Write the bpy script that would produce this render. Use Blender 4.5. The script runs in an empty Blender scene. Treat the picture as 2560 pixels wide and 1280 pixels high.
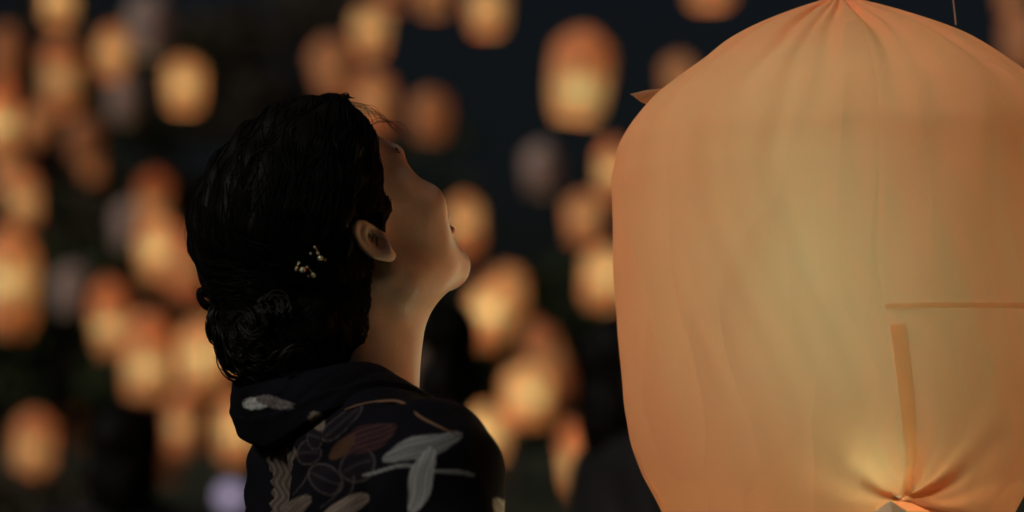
import bpy, math, random
import numpy as np
from mathutils import Vector, Matrix

random.seed(7)
rng = np.random.default_rng(7)
S = bpy.context.scene
COL = S.collection
R = math.radians

# ------------------------------------------------------------------ camera
CAM = np.array((0.0, 0.0, 1.274))
PITCH = math.atan2(468, 6044)
FPX = 6044.0
cd = bpy.data.cameras.new('camera')
cd.lens = 85; cd.sensor_width = 36; cd.sensor_fit = 'HORIZONTAL'
cd.clip_start = 0.1; cd.clip_end = 2000
cd.dof.use_dof = True; cd.dof.focus_distance = 2.27
cd.dof.aperture_fstop = 2.4; cd.dof.aperture_blades = 0
co = bpy.data.objects.new('camera', cd); COL.objects.link(co)
co.location = CAM; co.rotation_euler = (R(90) + PITCH, 0, 0)
S.camera = co

def at(px, py, d):
    """picture point (2560 wide) at depth d -> world point"""
    x = (px - 1280) / FPX * d; u = -(py - 640) / FPX * d
    c, s = math.cos(PITCH), math.sin(PITCH)
    return np.array((x, d * c - u * s, CAM[2] + d * s + u * c))

# ------------------------------------------------------------------ world, faint night light, exposure
w = bpy.data.worlds.new('World'); S.world = w; w.use_nodes = True
nt = w.node_tree; nt.nodes.clear()
sky = nt.nodes.new('ShaderNodeTexSky'); sky.sky_type = 'NISHITA'; sky.sun_disc = False
sky.sun_elevation = R(36); sky.sun_rotation = R(234); sky.dust_density = 5
bg = nt.nodes.new('ShaderNodeBackground'); bg.inputs[1].default_value = 0.0027
wo = nt.nodes.new('ShaderNodeOutputWorld')
nt.links.new(sky.outputs[0], bg.inputs[0]); nt.links.new(bg.outputs[0], wo.inputs[0])
sd = bpy.data.lights.new('moon', 'SUN'); sd.energy = 0.72; sd.angle = R(12); sd.color = (1.0, 0.95, 0.88)
so = bpy.data.objects.new('moon', sd); COL.objects.link(so)
so.rotation_euler = (R(54), 0, R(-54))
V = S.view_settings
V.view_transform = 'Standard'; V.look = 'None'; V.exposure = 0; V.gamma = 1; V.use_curve_mapping = False
cy = S.cycles
cy.max_bounces = 14; cy.diffuse_bounces = 12; cy.glossy_bounces = 2; cy.transmission_bounces = 8; cy.transparent_max_bounces = 8
cy.use_denoising = True
cy.caustics_reflective = False; cy.caustics_refractive = False
cy.sample_clamp_indirect = 6

# ------------------------------------------------------------------ helpers
def tag(o, label=None, cat=None, group=None, kind=None):
    if label: o['label'] = label
    if cat: o['category'] = cat
    if group: o['group'] = group
    if kind: o['kind'] = kind
    return o

def obj(name, me, mat=None, parent=None):
    o = bpy.data.objects.new(name, me); COL.objects.link(o)
    if mat is not None and me is not None:
        if not me.materials: me.materials.append(mat)
    if parent is not None: o.parent = parent
    return o

def empty(name, loc=(0, 0, 0), rz=0):
    o = bpy.data.objects.new(name, None); COL.objects.link(o)
    o.location = loc; o.rotation_euler = (0, 0, rz); o.empty_display_size = 0.1
    return o

def mesh(name, v, f, smooth=True):
    me = bpy.data.meshes.new(name)
    v = np.asarray(v, dtype=np.float64)
    if isinstance(f, np.ndarray) and f.ndim == 2:
        n, k = f.shape
        me.vertices.add(len(v)); me.vertices.foreach_set('co', v.ravel())
        me.loops.add(n * k); me.loops.foreach_set('vertex_index', f.astype(np.int32).ravel())
        me.polygons.add(n); me.polygons.foreach_set('loop_start', np.arange(0, n * k, k, dtype=np.int32))
        me.update(calc_edges=True); me.validate()
    else:
        me.from_pydata([tuple(p) for p in v], [], [tuple(q) for q in f])
        me.update()
    if smooth:
        me.polygons.foreach_set('use_smooth', np.ones(len(me.polygons), dtype=bool))
    return me

def grid_faces(nu, nv, wrap_u=False):
    f = []
    for i in range(nu if wrap_u else nu - 1):
        a = np.arange(nv - 1) + i * nv
        b = np.arange(nv - 1) + ((i + 1) % nu) * nv
        f.append(np.stack([a, b, b + 1, a + 1], 1))
    return np.concatenate(f)

def vcol(me, cols, name='print'):
    a = me.color_attributes.new(name, 'FLOAT_COLOR', 'POINT')
    c = np.ones((len(me.vertices), 4), dtype=np.float32); c[:, :3] = cols
    a.data.foreach_set('color', c.ravel())

def tubes(paths, radii, sides=3, closed=False):
    """many polylines (n,k,3) with radii (n,k) -> verts, faces"""
    n, k, _ = paths.shape
    t = np.gradient(paths, axis=1); t /= np.linalg.norm(t, axis=2, keepdims=True) + 1e-9
    ref = np.where(np.abs(t[..., 2:3]) < 0.9, np.array((0, 0, 1.0)), np.array((1.0, 0, 0)))
    a = np.cross(t, ref); a /= np.linalg.norm(a, axis=2, keepdims=True) + 1e-9
    b = np.cross(t, a)
    ang = np.arange(sides) * 2 * math.pi / sides
    v = paths[:, :, None] + radii[:, :, None, None] * (np.cos(ang)[None, None, :, None] * a[:, :, None] + np.sin(ang)[None, None, :, None] * b[:, :, None])
    idx = np.arange(n * k * sides).reshape(n, k, sides)
    q = np.stack([idx[:, :-1], np.roll(idx[:, :-1], -1, 2), np.roll(idx[:, 1:], -1, 2), idx[:, 1:]], -1)
    return v.reshape(-1, 3), q.reshape(-1, 4)

def tube(path, r0, r1=None, sides=8):
    p = np.asarray(path, float)[None]
    r = np.linspace(r0, r0 if r1 is None else r1, p.shape[1])[None]
    return tubes(p, r, sides)

def smooth_path(pts, n):
    """Catmull-Rom through points"""
    P = np.asarray(pts, float); P = np.vstack([2 * P[0] - P[1], P, 2 * P[-1] - P[-2]])
    t = np.linspace(0, len(P) - 3 - 1e-6, n); i = t.astype(int); u = (t - i)[:, None]
    a, b, c, d = P[i], P[i + 1], P[i + 2], P[i + 3]
    return 0.5 * (2 * b + (c - a) * u + (2 * a - 5 * b + 4 * c - d) * u**2 + (3 * b - a - 3 * c + d) * u**3)

def surface_nets(F, xs, ys, zs):
    Sg = F < 0
    c = np.zeros(tuple(n - 1 for n in F.shape), np.int8)
    for a in (0, 1):
        for b in (0, 1):
            for d in (0, 1):
                c += Sg[a:F.shape[0] - 1 + a, b:F.shape[1] - 1 + b, d:F.shape[2] - 1 + d]
    m = (c > 0) & (c < 8)
    ids = np.full(m.shape, -1, np.int64); I, J, K = np.nonzero(m); ids[m] = np.arange(len(I))
    acc = np.zeros((len(I), 3)); cnt = np.zeros(len(I))
    cor = [(a, b, d) for a in (0, 1) for b in (0, 1) for d in (0, 1)]
    for A in cor:
        for B in cor:
            if A < B and sum(abs(p - q) for p, q in zip(A, B)) == 1:
                fa = F[I + A[0], J + A[1], K + A[2]]; fb = F[I + B[0], J + B[1], K + B[2]]
                x = (fa < 0) != (fb < 0)
                t = np.where(x, fa / np.where(fa == fb, 1, fa - fb), 0)
                pa = np.stack([xs[I + A[0]], ys[J + A[1]], zs[K + A[2]]], 1)
                pb = np.stack([xs[I + B[0]], ys[J + B[1]], zs[K + B[2]]], 1)
                acc += np.where(x[:, None], pa + (pb - pa) * t[:, None], 0); cnt += x
    v = acc / cnt[:, None]
    qs = []
    for ax in range(3):
        sl0 = [slice(None)] * 3; sl1 = [slice(None)] * 3
        sl0[ax] = slice(0, -1); sl1[ax] = slice(1, None)
        x = Sg[tuple(sl0)] != Sg[tuple(sl1)]
        e = np.array(np.nonzero(x)).T
        o1, o2 = [(1, 2), (2, 0), (0, 1)][ax]
        ok = (e[:, o1] > 0) & (e[:, o2] > 0) & (e[:, o1] < F.shape[o1] - 1) & (e[:, o2] < F.shape[o2] - 1)
        e = e[ok]
        quad = []
        for d1, d2 in ((-1, -1), (0, -1), (0, 0), (-1, 0)):
            k = e.copy(); k[:, o1] += d1; k[:, o2] += d2
            quad.append(ids[k[:, 0], k[:, 1], k[:, 2]])
        q = np.stack(quad, 1)
        fl = ~Sg[tuple(e.T)]
        q[fl] = q[fl][:, ::-1]
        qs.append(q)
    return v, np.concatenate(qs)

def ell(p, c, r):
    q = (p - np.array(c, np.float32)) / np.array(r, np.float32)
    k = np.sqrt((q * q).sum(-1)) + 1e-9
    return (k - 1) * min(r) * np.clip(k, .6, 1.6) ** 0
def ellq(p, c, r):
    r = np.array(r, np.float32); q = p - np.array(c, np.float32)
    k0 = np.sqrt(((q / r) ** 2).sum(-1)); k1 = np.sqrt(((q / (r * r)) ** 2).sum(-1)) + 1e-6
    return k0 * (k0 - 1) / k1
def cap(p, a, b, ra, rb):
    a = np.array(a, np.float32); b = np.array(b, np.float32); d = b - a
    t = np.clip(((p - a) @ d) / (d @ d), 0, 1)
    return np.sqrt(((p - a - t[..., None] * d) ** 2).sum(-1)) - (ra + (rb - ra) * t)
def smin(a, b, k):
    h = np.clip(0.5 + 0.5 * (b - a) / k, 0, 1)
    return b + (a - b) * h - k * h * (1 - h)
def smax(a, b, k): return -smin(-a, -b, k)

def noise1(x, seed=0, n=6, f0=1.0):
    r = np.random.default_rng(seed); s = 0 * x
    for i in range(n):
        s = s + np.sin(x * f0 * (1.7 ** i) * (0.8 + 0.4 * r.random()) + r.random() * 6.28) / (1.5 ** i)
    return s / 2

# ------------------------------------------------------------------ materials
def principled(name, base, rough=0.6, **kw):
    m = bpy.data.materials.new(name); m.use_nodes = True
    b = m.node_tree.nodes['Principled BSDF']
    b.inputs['Base Color'].default_value = (*base, 1); b.inputs['Roughness'].default_value = rough
    for k, v in kw.items(): b.inputs[k.replace('_', ' ')].default_value = v
    return m
def mottle(m, scale, amount, bump=0.0, bscale=None, coord='Object'):
    """natural colour variation and fine relief"""
    nt = m.node_tree; b = nt.nodes['Principled BSDF']
    tc = nt.nodes.new('ShaderNodeTexCoord'); n = nt.nodes.new('ShaderNodeTexNoise'); n.inputs['Scale'].default_value = scale
    n.inputs['Detail'].default_value = 5
    nt.links.new(tc.outputs[coord], n.inputs['Vector'])
    hs = nt.nodes.new('ShaderNodeHueSaturation'); mr = nt.nodes.new('ShaderNodeMapRange')
    mr.inputs['To Min'].default_value = 1 - amount; mr.inputs['To Max'].default_value = 1 + amount
    nt.links.new(n.outputs['Fac'], mr.inputs['Value']); nt.links.new(mr.outputs[0], hs.inputs['Value'])
    if b.inputs['Base Color'].is_linked: nt.links.new(b.inputs['Base Color'].links[0].from_socket, hs.inputs['Color'])
    else: hs.inputs['Color'].default_value = b.inputs['Base Color'].default_value
    nt.links.new(hs.outputs[0], b.inputs['Base Color'])
    if bump:
        n2 = nt.nodes.new('ShaderNodeTexNoise'); n2.inputs['Scale'].default_value = bscale or scale * 6; n2.inputs['Detail'].default_value = 6
        nt.links.new(tc.outputs[coord], n2.inputs['Vector'])
        bp = nt.nodes.new('ShaderNodeBump'); bp.inputs['Strength'].default_value = bump; bp.inputs['Distance'].default_value = 0.004
        nt.links.new(n2.outputs['Fac'], bp.inputs['Height']); nt.links.new(bp.outputs[0], b.inputs['Normal'])
    return m
def attr_base(m, name='print'):
    nt = m.node_tree; a = nt.nodes.new('ShaderNodeAttribute'); a.attribute_name = name
    nt.links.new(a.outputs['Color'], nt.nodes['Principled BSDF'].inputs['Base Color']); return m
def emitter(name, col, strength):
    m = bpy.data.materials.new(name); m.use_nodes = True; nt = m.node_tree; nt.nodes.clear()
    e = nt.nodes.new('ShaderNodeEmission'); e.inputs[0].default_value = (*col, 1); e.inputs[1].default_value = strength
    o = nt.nodes.new('ShaderNodeOutputMaterial'); nt.links.new(e.outputs[0], o.inputs[0]); return m
def paper(name, col, through=0.16, vary=0.06, scale=9.0, crinkle=0.22):
    m = bpy.data.materials.new(name); m.use_nodes = True; nt = m.node_tree; nt.nodes.clear()
    N = nt.nodes.new; L = nt.links.new
    tc = N('ShaderNodeTexCoord'); mp = N('ShaderNodeMapping'); mp.inputs['Scale'].default_value = (1, 1, 0.35)
    L(tc.outputs['Object'], mp.inputs[0])
    n = N('ShaderNodeTexNoise'); n.inputs['Scale'].default_value = scale; n.inputs['Detail'].default_value = 6
    L(mp.outputs[0], n.inputs['Vector'])
    mr = N('ShaderNodeMapRange'); mr.inputs['To Min'].default_value = 1 - vary; mr.inputs['To Max'].default_value = 1 + vary
    L(n.outputs['Fac'], mr.inputs['Value'])
    hs = N('ShaderNodeHueSaturation'); hs.inputs['Color'].default_value = (*col, 1); L(mr.outputs[0], hs.inputs['Value'])
    n2 = N('ShaderNodeTexNoise'); n2.inputs['Scale'].default_value = 60; n2.inputs['Detail'].default_value = 4
    L(tc.outputs['Object'], n2.inputs['Vector'])
    bp = N('ShaderNodeBump'); bp.inputs['Strength'].default_value = 0.12; bp.inputs['Distance'].default_value = 0.002
    L(n2.outputs['Fac'], bp.inputs['Height'])
    vo = N('ShaderNodeTexVoronoi'); vo.inputs['Scale'].default_value = 11; vo.feature = 'F1'
    wn = N('ShaderNodeTexNoise'); wn.inputs['Scale'].default_value = 5; L(mp.outputs[0], wn.inputs['Vector'])
    av = N('ShaderNodeVectorMath'); av.operation = 'MULTIPLY_ADD'; av.inputs[1].default_value = (.35, .35, .35); L(wn.outputs['Color'], av.inputs[0]); L(mp.outputs[0], av.inputs[2]); L(av.outputs[0], vo.inputs['Vector'])
    b2 = N('ShaderNodeBump'); b2.inputs['Strength'].default_value = crinkle; b2.inputs['Distance'].default_value = 0.012
    L(vo.outputs['Distance'], b2.inputs['Height']); L(bp.outputs[0], b2.inputs['Normal']); bp = b2
    d = N('ShaderNodeBsdfDiffuse'); t = N('ShaderNodeBsdfTranslucent')
    for s_ in (d, t): L(hs.outputs[0], s_.inputs['Color']); L(bp.outputs[0], s_.inputs['Normal'])
    mx = N('ShaderNodeMixShader'); mx.inputs[0].default_value = through
    L(d.outputs[0], mx.inputs[1]); L(t.outputs[0], mx.inputs[2])
    o = N('ShaderNodeOutputMaterial'); L(mx.outputs[0], o.inputs[0]); return m

M = {}
M['paper'] = paper('lantern_paper', (0.985, 0.46, 0.23), vary=.10, scale=7, crinkle=.5)
M['paper_white'] = paper('pale_thin_paper', (0.97, 0.86, 0.68), 0.3)
M['paper_strip'] = paper('lantern_seam_paper', (0.98, 0.80, 0.60), 0.86)
M['paper_far'] = paper('far_lantern_paper', (0.985, 0.46, 0.23), scale=3)
M['paper_pale'] = paper('pale_lantern_paper', (0.80, 0.62, 0.55), scale=3)
M['bamboo'] = mottle(principled('bamboo', (0.35, 0.22, 0.1), 0.5), 40, .2)
M['wire'] = principled('wire', (0.3, 0.28, 0.25), 0.35, Metallic=1.0)
M['wax'] = principled('wax_cloth', (0.6, 0.5, 0.35), 0.6)
M['white_paper'] = principled('white_paper', (0.8, 0.8, 0.76), 0.7)
M['thread'] = principled('thread', (0.75, 0.55, 0.38), 0.6)
M['flame'] = emitter('flame', (1.0, 0.72, 0.35), 1.2)
M['skin'] = principled('skin', (0.78, 0.55, 0.43), 0.40, Specular_IOR_Level=0.6, Subsurface_Weight=0.25, Subsurface_Scale=0.01)
M['skin'].node_tree.nodes['Principled BSDF'].inputs['Subsurface Radius'].default_value = (1.0, 0.4, 0.2)
attr_base(M['skin'], 'tone'); mottle(M['skin'], 55, .12, .12, 420)
M['skin_far'] = principled('skin_far', (0.5, 0.33, 0.24), 0.5)
M['hair'] = principled('black_hair', (0.007, 0.005, 0.004), 0.58, Specular_IOR_Level=0.14)
M['hair_curl'] = principled('curled_hair', (0.014, 0.010, 0.008), 0.42, Specular_IOR_Level=0.3)
M['hair_loose'] = principled('loose_hair', (0.03, 0.014, 0.008), 0.4)
M['robe'] = mottle(attr_base(principled('printed_cotton', (0.01, 0.01, 0.012), 0.92, Specular_IOR_Level=0.12)), 500, .25, .25, 900)
M['lining'] = mottle(principled('collar_lining', (0.25, 0.13, 0.07), 0.8), 300, .15)
M['obi'] = mottle(principled('obi_cloth', (0.18, 0.03, 0.04), 0.7), 60, .2)
M['pearl'] = principled('pearl', (0.85, 0.78, 0.55), 0.12, Metallic=0.35)
M['gold'] = principled('gold_wire', (0.8, 0.6, 0.25), 0.25, Metallic=1.0)
M['eye'] = principled('eye_white', (0.75, 0.72, 0.68), 0.15)
M['iris'] = principled('iris', (0.03, 0.015, 0.008), 0.1)
M['cloth_black'] = mottle(principled('black_cloth', (0.012, 0.009, 0.01), 0.8), 20, .3)
M['cloth_brown'] = mottle(principled('brown_cloth', (0.05, 0.022, 0.012), 0.8), 20, .3)
M['cloth_navy'] = mottle(principled('navy_cloth', (0.012, 0.014, 0.03), 0.8), 20, .3)
M['bark'] = mottle(principled('bark', (0.09, 0.06, 0.04), 0.9), 8, .4, .5, 20)
M['leaf'] = mottle(principled('leaf', (0.075, 0.10, 0.035), 0.6), 2, .5)
M['leaf_dry'] = mottle(principled('leaf_brown', (0.13, 0.095, 0.055), 0.7), 2, .5)
M['ground'] = mottle(principled('ground_grass', (0.05, 0.055, 0.025), 0.95), .6, .5, .6, 9)
M['post'] = principled('lamp_post', (0.03, 0.03, 0.035), 0.5)
M['globe'] = emitter('lamp_globe', (0.80, 0.66, 0.95), 0.55)

# ------------------------------------------------------------------ ground
g = np.linspace(-1, 1, 81); gx, gy = np.meshgrid(np.sign(g) * np.abs(g) ** 2.5 * 900, np.sign(g) * np.abs(g) ** 2.5 * 900, indexing='ij')
gz = 0.04 * np.sin(gx * .31) * np.cos(gy * .23) * np.clip(np.hypot(gx, gy) / 12 - .5, 0, 1)
tag(obj('ground', mesh('ground', np.stack([gx, gy + 30, gz], -1).reshape(-1, 3), grid_faces(81, 81)), M['ground']), kind='structure')

# ------------------------------------------------------------------ trees behind the lantern field
def tree(px, D, height, width, mat, label, seed):
    r = np.random.default_rng(seed); base = at(px, 1108, D); t = empty('tree', (base[0], base[1], 0))
    tag(t, label, 'tree', 'trees behind the lantern field')
    th = height * .45
    trunk = smooth_path([(0, 0, -.1), (.1, 0, th * .5), (-.05, .1, th), (.1, 0, height * .8)], 10)
    vs, fs = tube(trunk, .22, .05, 9); n0 = len(vs); V_, F_ = [vs], [fs]
    tips = []
    for i in range(11):
        z0 = height * (.25 + .5 * i / 10); a = i * 2.4 + r.random()
        ln = width * (.3 + .25 * r.random())
        p = smooth_path([(0, 0, z0), (math.cos(a) * ln * .5, math.sin(a) * ln * .5, z0 + ln * .35), (math.cos(a) * ln, math.sin(a) * ln, z0 + ln * .5)], 6)
        v2, f2 = tube(p, .07, .02, 5); V_.append(v2); F_.append(f2 + n0); n0 += len(v2); tips.append(p[-1]); tips.append(p[3])
    obj('trunk', mesh('trunk', np.vstack(V_), np.vstack(F_)), M['bark'], t)
    # crown: leaf quads in uneven clumps
    cl = np.array(tips + [(r.normal(0, width * .2), r.normal(0, width * .2), height * (.45 + .5 * r.random())) for _ in range(26)])
    n = 4200
    ci = r.integers(0, len(cl), n); rad = (width * .13) * (.6 + .8 * r.random(len(cl)))
    d = r.normal(size=(n, 3)); d /= np.linalg.norm(d, axis=1, keepdims=True)
    c = cl[ci] + d * (rad[ci] * r.random(n) ** .4)[:, None] * np.array((1, 1, .75))
    u = r.normal(size=(n, 3)); u /= np.linalg.norm(u, axis=1, keepdims=True)
    w_ = np.cross(u, r.normal(size=(n, 3))); w_ /= np.linalg.norm(w_, axis=1, keepdims=True)
    s = (.10 + .10 * r.random(n))[:, None]
    q = np.stack([c - u * s, c + w_ * s * .5, c + u * s, c - w_ * s * .5], 1).reshape(-1, 3)
    obj('crown', mesh('crown', q, np.arange(n * 4).reshape(n, 4), False), mat, t)
    return t
TREES = [
 (40, 56, 13.5, 5.5, 'leaf_dry', 'tall dark tree behind the cluster of lanterns at the left edge'),
 (330, 62, 13.0, 6.0, 'leaf', 'tall green tree behind the tightly packed lanterns left of the hair'),
 (640, 60, 14.5, 6.0, 'leaf_dry', 'tallest brownish tree rising behind the top of the woman\'s head'),
 (930, 68, 11.0, 5.5, 'leaf', 'dark tree hidden mostly behind the head and face'),
 (1270, 58, 5.6, 4.2, 'leaf', 'low green tree behind the heart-shaped pair of lanterns'),
 (1420, 64, 5.2, 4.0, 'leaf', 'low green tree just left of the big glowing lantern'),
 (160, 44, 5.0, 3.6, 'leaf', 'short green tree above the dark child at lower left'),
 (1700, 66, 6.5, 5.0, 'leaf', 'low tree behind the big glowing lantern'),
]
for i, (px, D, h, wd, m, lab) in enumerate(TREES): tree(px, D, h, wd, M[m], lab, 40 + i)

# clipped hedge at lower left
r = np.random.default_rng(5); n = 5000
hb = at(70, 1108, 11.0); he = empty('hedge', (hb[0], hb[1], 0)); tag(he, 'dark clipped hedge along the bottom left corner', 'hedge')
c = np.stack([r.uniform(-.9, .42, n), r.uniform(-.35, .35, n), r.uniform(.05, 1.06, n)], 1)
side = r.integers(0, 3, n); c[side == 0, 1] = -.35 + r.normal(0, .03, (side == 0).sum()); c[side == 1, 2] = 1.06 + r.normal(0, .03, (side == 1).sum())
u = r.normal(size=(n, 3)); u /= np.linalg.norm(u, axis=1, keepdims=True); w_ = np.cross(u, r.normal(size=(n, 3))); w_ /= np.linalg.norm(w_, axis=1, keepdims=True)
q = np.stack([c - u * .03, c + w_ * .016, c + u * .03, c - w_ * .016], 1).reshape(-1, 3)
obj('foliage', mesh('foliage', q, np.arange(n * 4).reshape(n, 4), False), M['leaf_dry'], he)
st = [tube([(x, 0, 0), (x + .03, .02, .5), (x - .02, 0, .95)], .02, .008, 5) for x in np.linspace(-.8, .35, 7)]
vv, ff, k = [], [], 0
for a, b in st: vv.append(a); ff.append(b + k); k += len(a)
obj('stems', mesh('stems', np.vstack(vv), np.vstack(ff)), M['bark'], he)

# ------------------------------------------------------------------ sky lanterns of the background
PROF = np.array([(0, 0), (50, .012), (130, .032), (220, .058), (310, .09), (400, .14), (450, .167), (500, .198), (538, .24), (560, .28), (563, .36), (556, .5), (540, .66), (530, .78), (512, .855), (482, .915), (432, .99), (424, 1.0)])
_pt = np.linspace(-.08, 1.08, 1161); _pr = np.interp(np.abs(_pt), PROF[:, 1], PROF[:, 0]) * np.where(_pt < 0, -1, 1); _pr[_pt > 1] = 424 - (_pt[_pt > 1] - 1) * 800
_k = np.exp(-(np.arange(-40, 41) / 16.0) ** 2); _pr = np.convolve(np.pad(_pr, 40, mode='edge'), _k / _k.sum(), 'valid')
def prof(t):
    return np.maximum(np.interp(t, _pt, _pr), 0) / 563.0
def env_mesh(nu, nt_, seed, square=.05, rough=.025, taper=0.0):
    t = np.linspace(0, 1, nt_) ** 1.25; th = np.linspace(0, 2 * math.pi, nu, endpoint=False)
    T, TH = np.meshgrid(t, th, indexing='xy')
    rr = prof(T) * (1 + square * np.cos(4 * TH + seed) + rough * noise1(TH + T * 2, seed, 4, 3.0)) * (1 - taper * T)
    v = np.stack([rr * np.cos(TH), rr * np.sin(TH), 2.35 * (1 - T) + .02 * noise1(TH, seed + 3, 3, 2.0) * T], -1)
    return mesh('envelope', v.reshape(-1, 3), grid_faces(nu, nt_, True))
def flame_mesh(r0, h):
    th = np.linspace(0, 2 * math.pi, 10, endpoint=False); t = np.linspace(0, 1, 9)
    rr = r0 * np.sin(math.pi * t ** .6) ** .8 + .0005
    v = np.stack([np.outer(np.cos(th), rr) + .1 * r0 * np.sin(t * 5), np.outer(np.sin(th), rr), np.tile(t * h, (10, 1))], -1)
    return mesh('flame', v.reshape(-1, 3), grid_faces(10, 9, True))
def ring(rad, tr, z=0, n=28, sides=5):
    a = np.linspace(0, 2 * math.pi, n + 1); p = np.stack([rad * np.cos(a), rad * np.sin(a), 0 * a + z], 1)
    v, f = tube(p, tr, None, sides); return v, f
FAR_ENV = [env_mesh(28, 20, k, .05, .03, tp) for k, tp in ((1, 0.0), (2, .12), (3, .3), (4, .05))]
v_, f_ = ring(.755, .012); cross = [tube([(-.75, 0, 0), (.75, 0, 0)], .008, None, 4), tube([(0, -.75, 0), (0, .75, 0)], .008, None, 4)]
V_, F_ = [v_], [f_]; k = len(v_)
for a, b in cross: V_.append(a); F_.append(b + k); k += len(a)
FAR_HOOP = mesh('hoop', np.vstack(V_), np.vstack(F_)); FAR_HOOP.materials.append(M['bamboo'])
FAR_FLAME = flame_mesh(.11, .5); FAR_FLAME.materials.append(M['flame'])
LIGHTS = {}
def lamp_data(power, col, rad):
    key = (round(power, 4), col, round(rad, 3))
    if key not in LIGHTS:
        l = bpy.data.lights.new('flame_fill_light', 'POINT'); l.energy = power; l.color = col; l.shadow_soft_size = rad; LIGHTS[key] = l
    return LIGHTS[key]
CORE_FILL = (0.22, 1.0, 0.88); EMBER = (1.0, 0.60, 0.44); FIRE = (1.0, 1.0, 0.80); AMBER = (1.0, 0.86, 0.60); MAUVE = (1.0, 0.70, 0.62); GOLD = (1.0, 1.08, 0.75)
GAIN = 5.1
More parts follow.
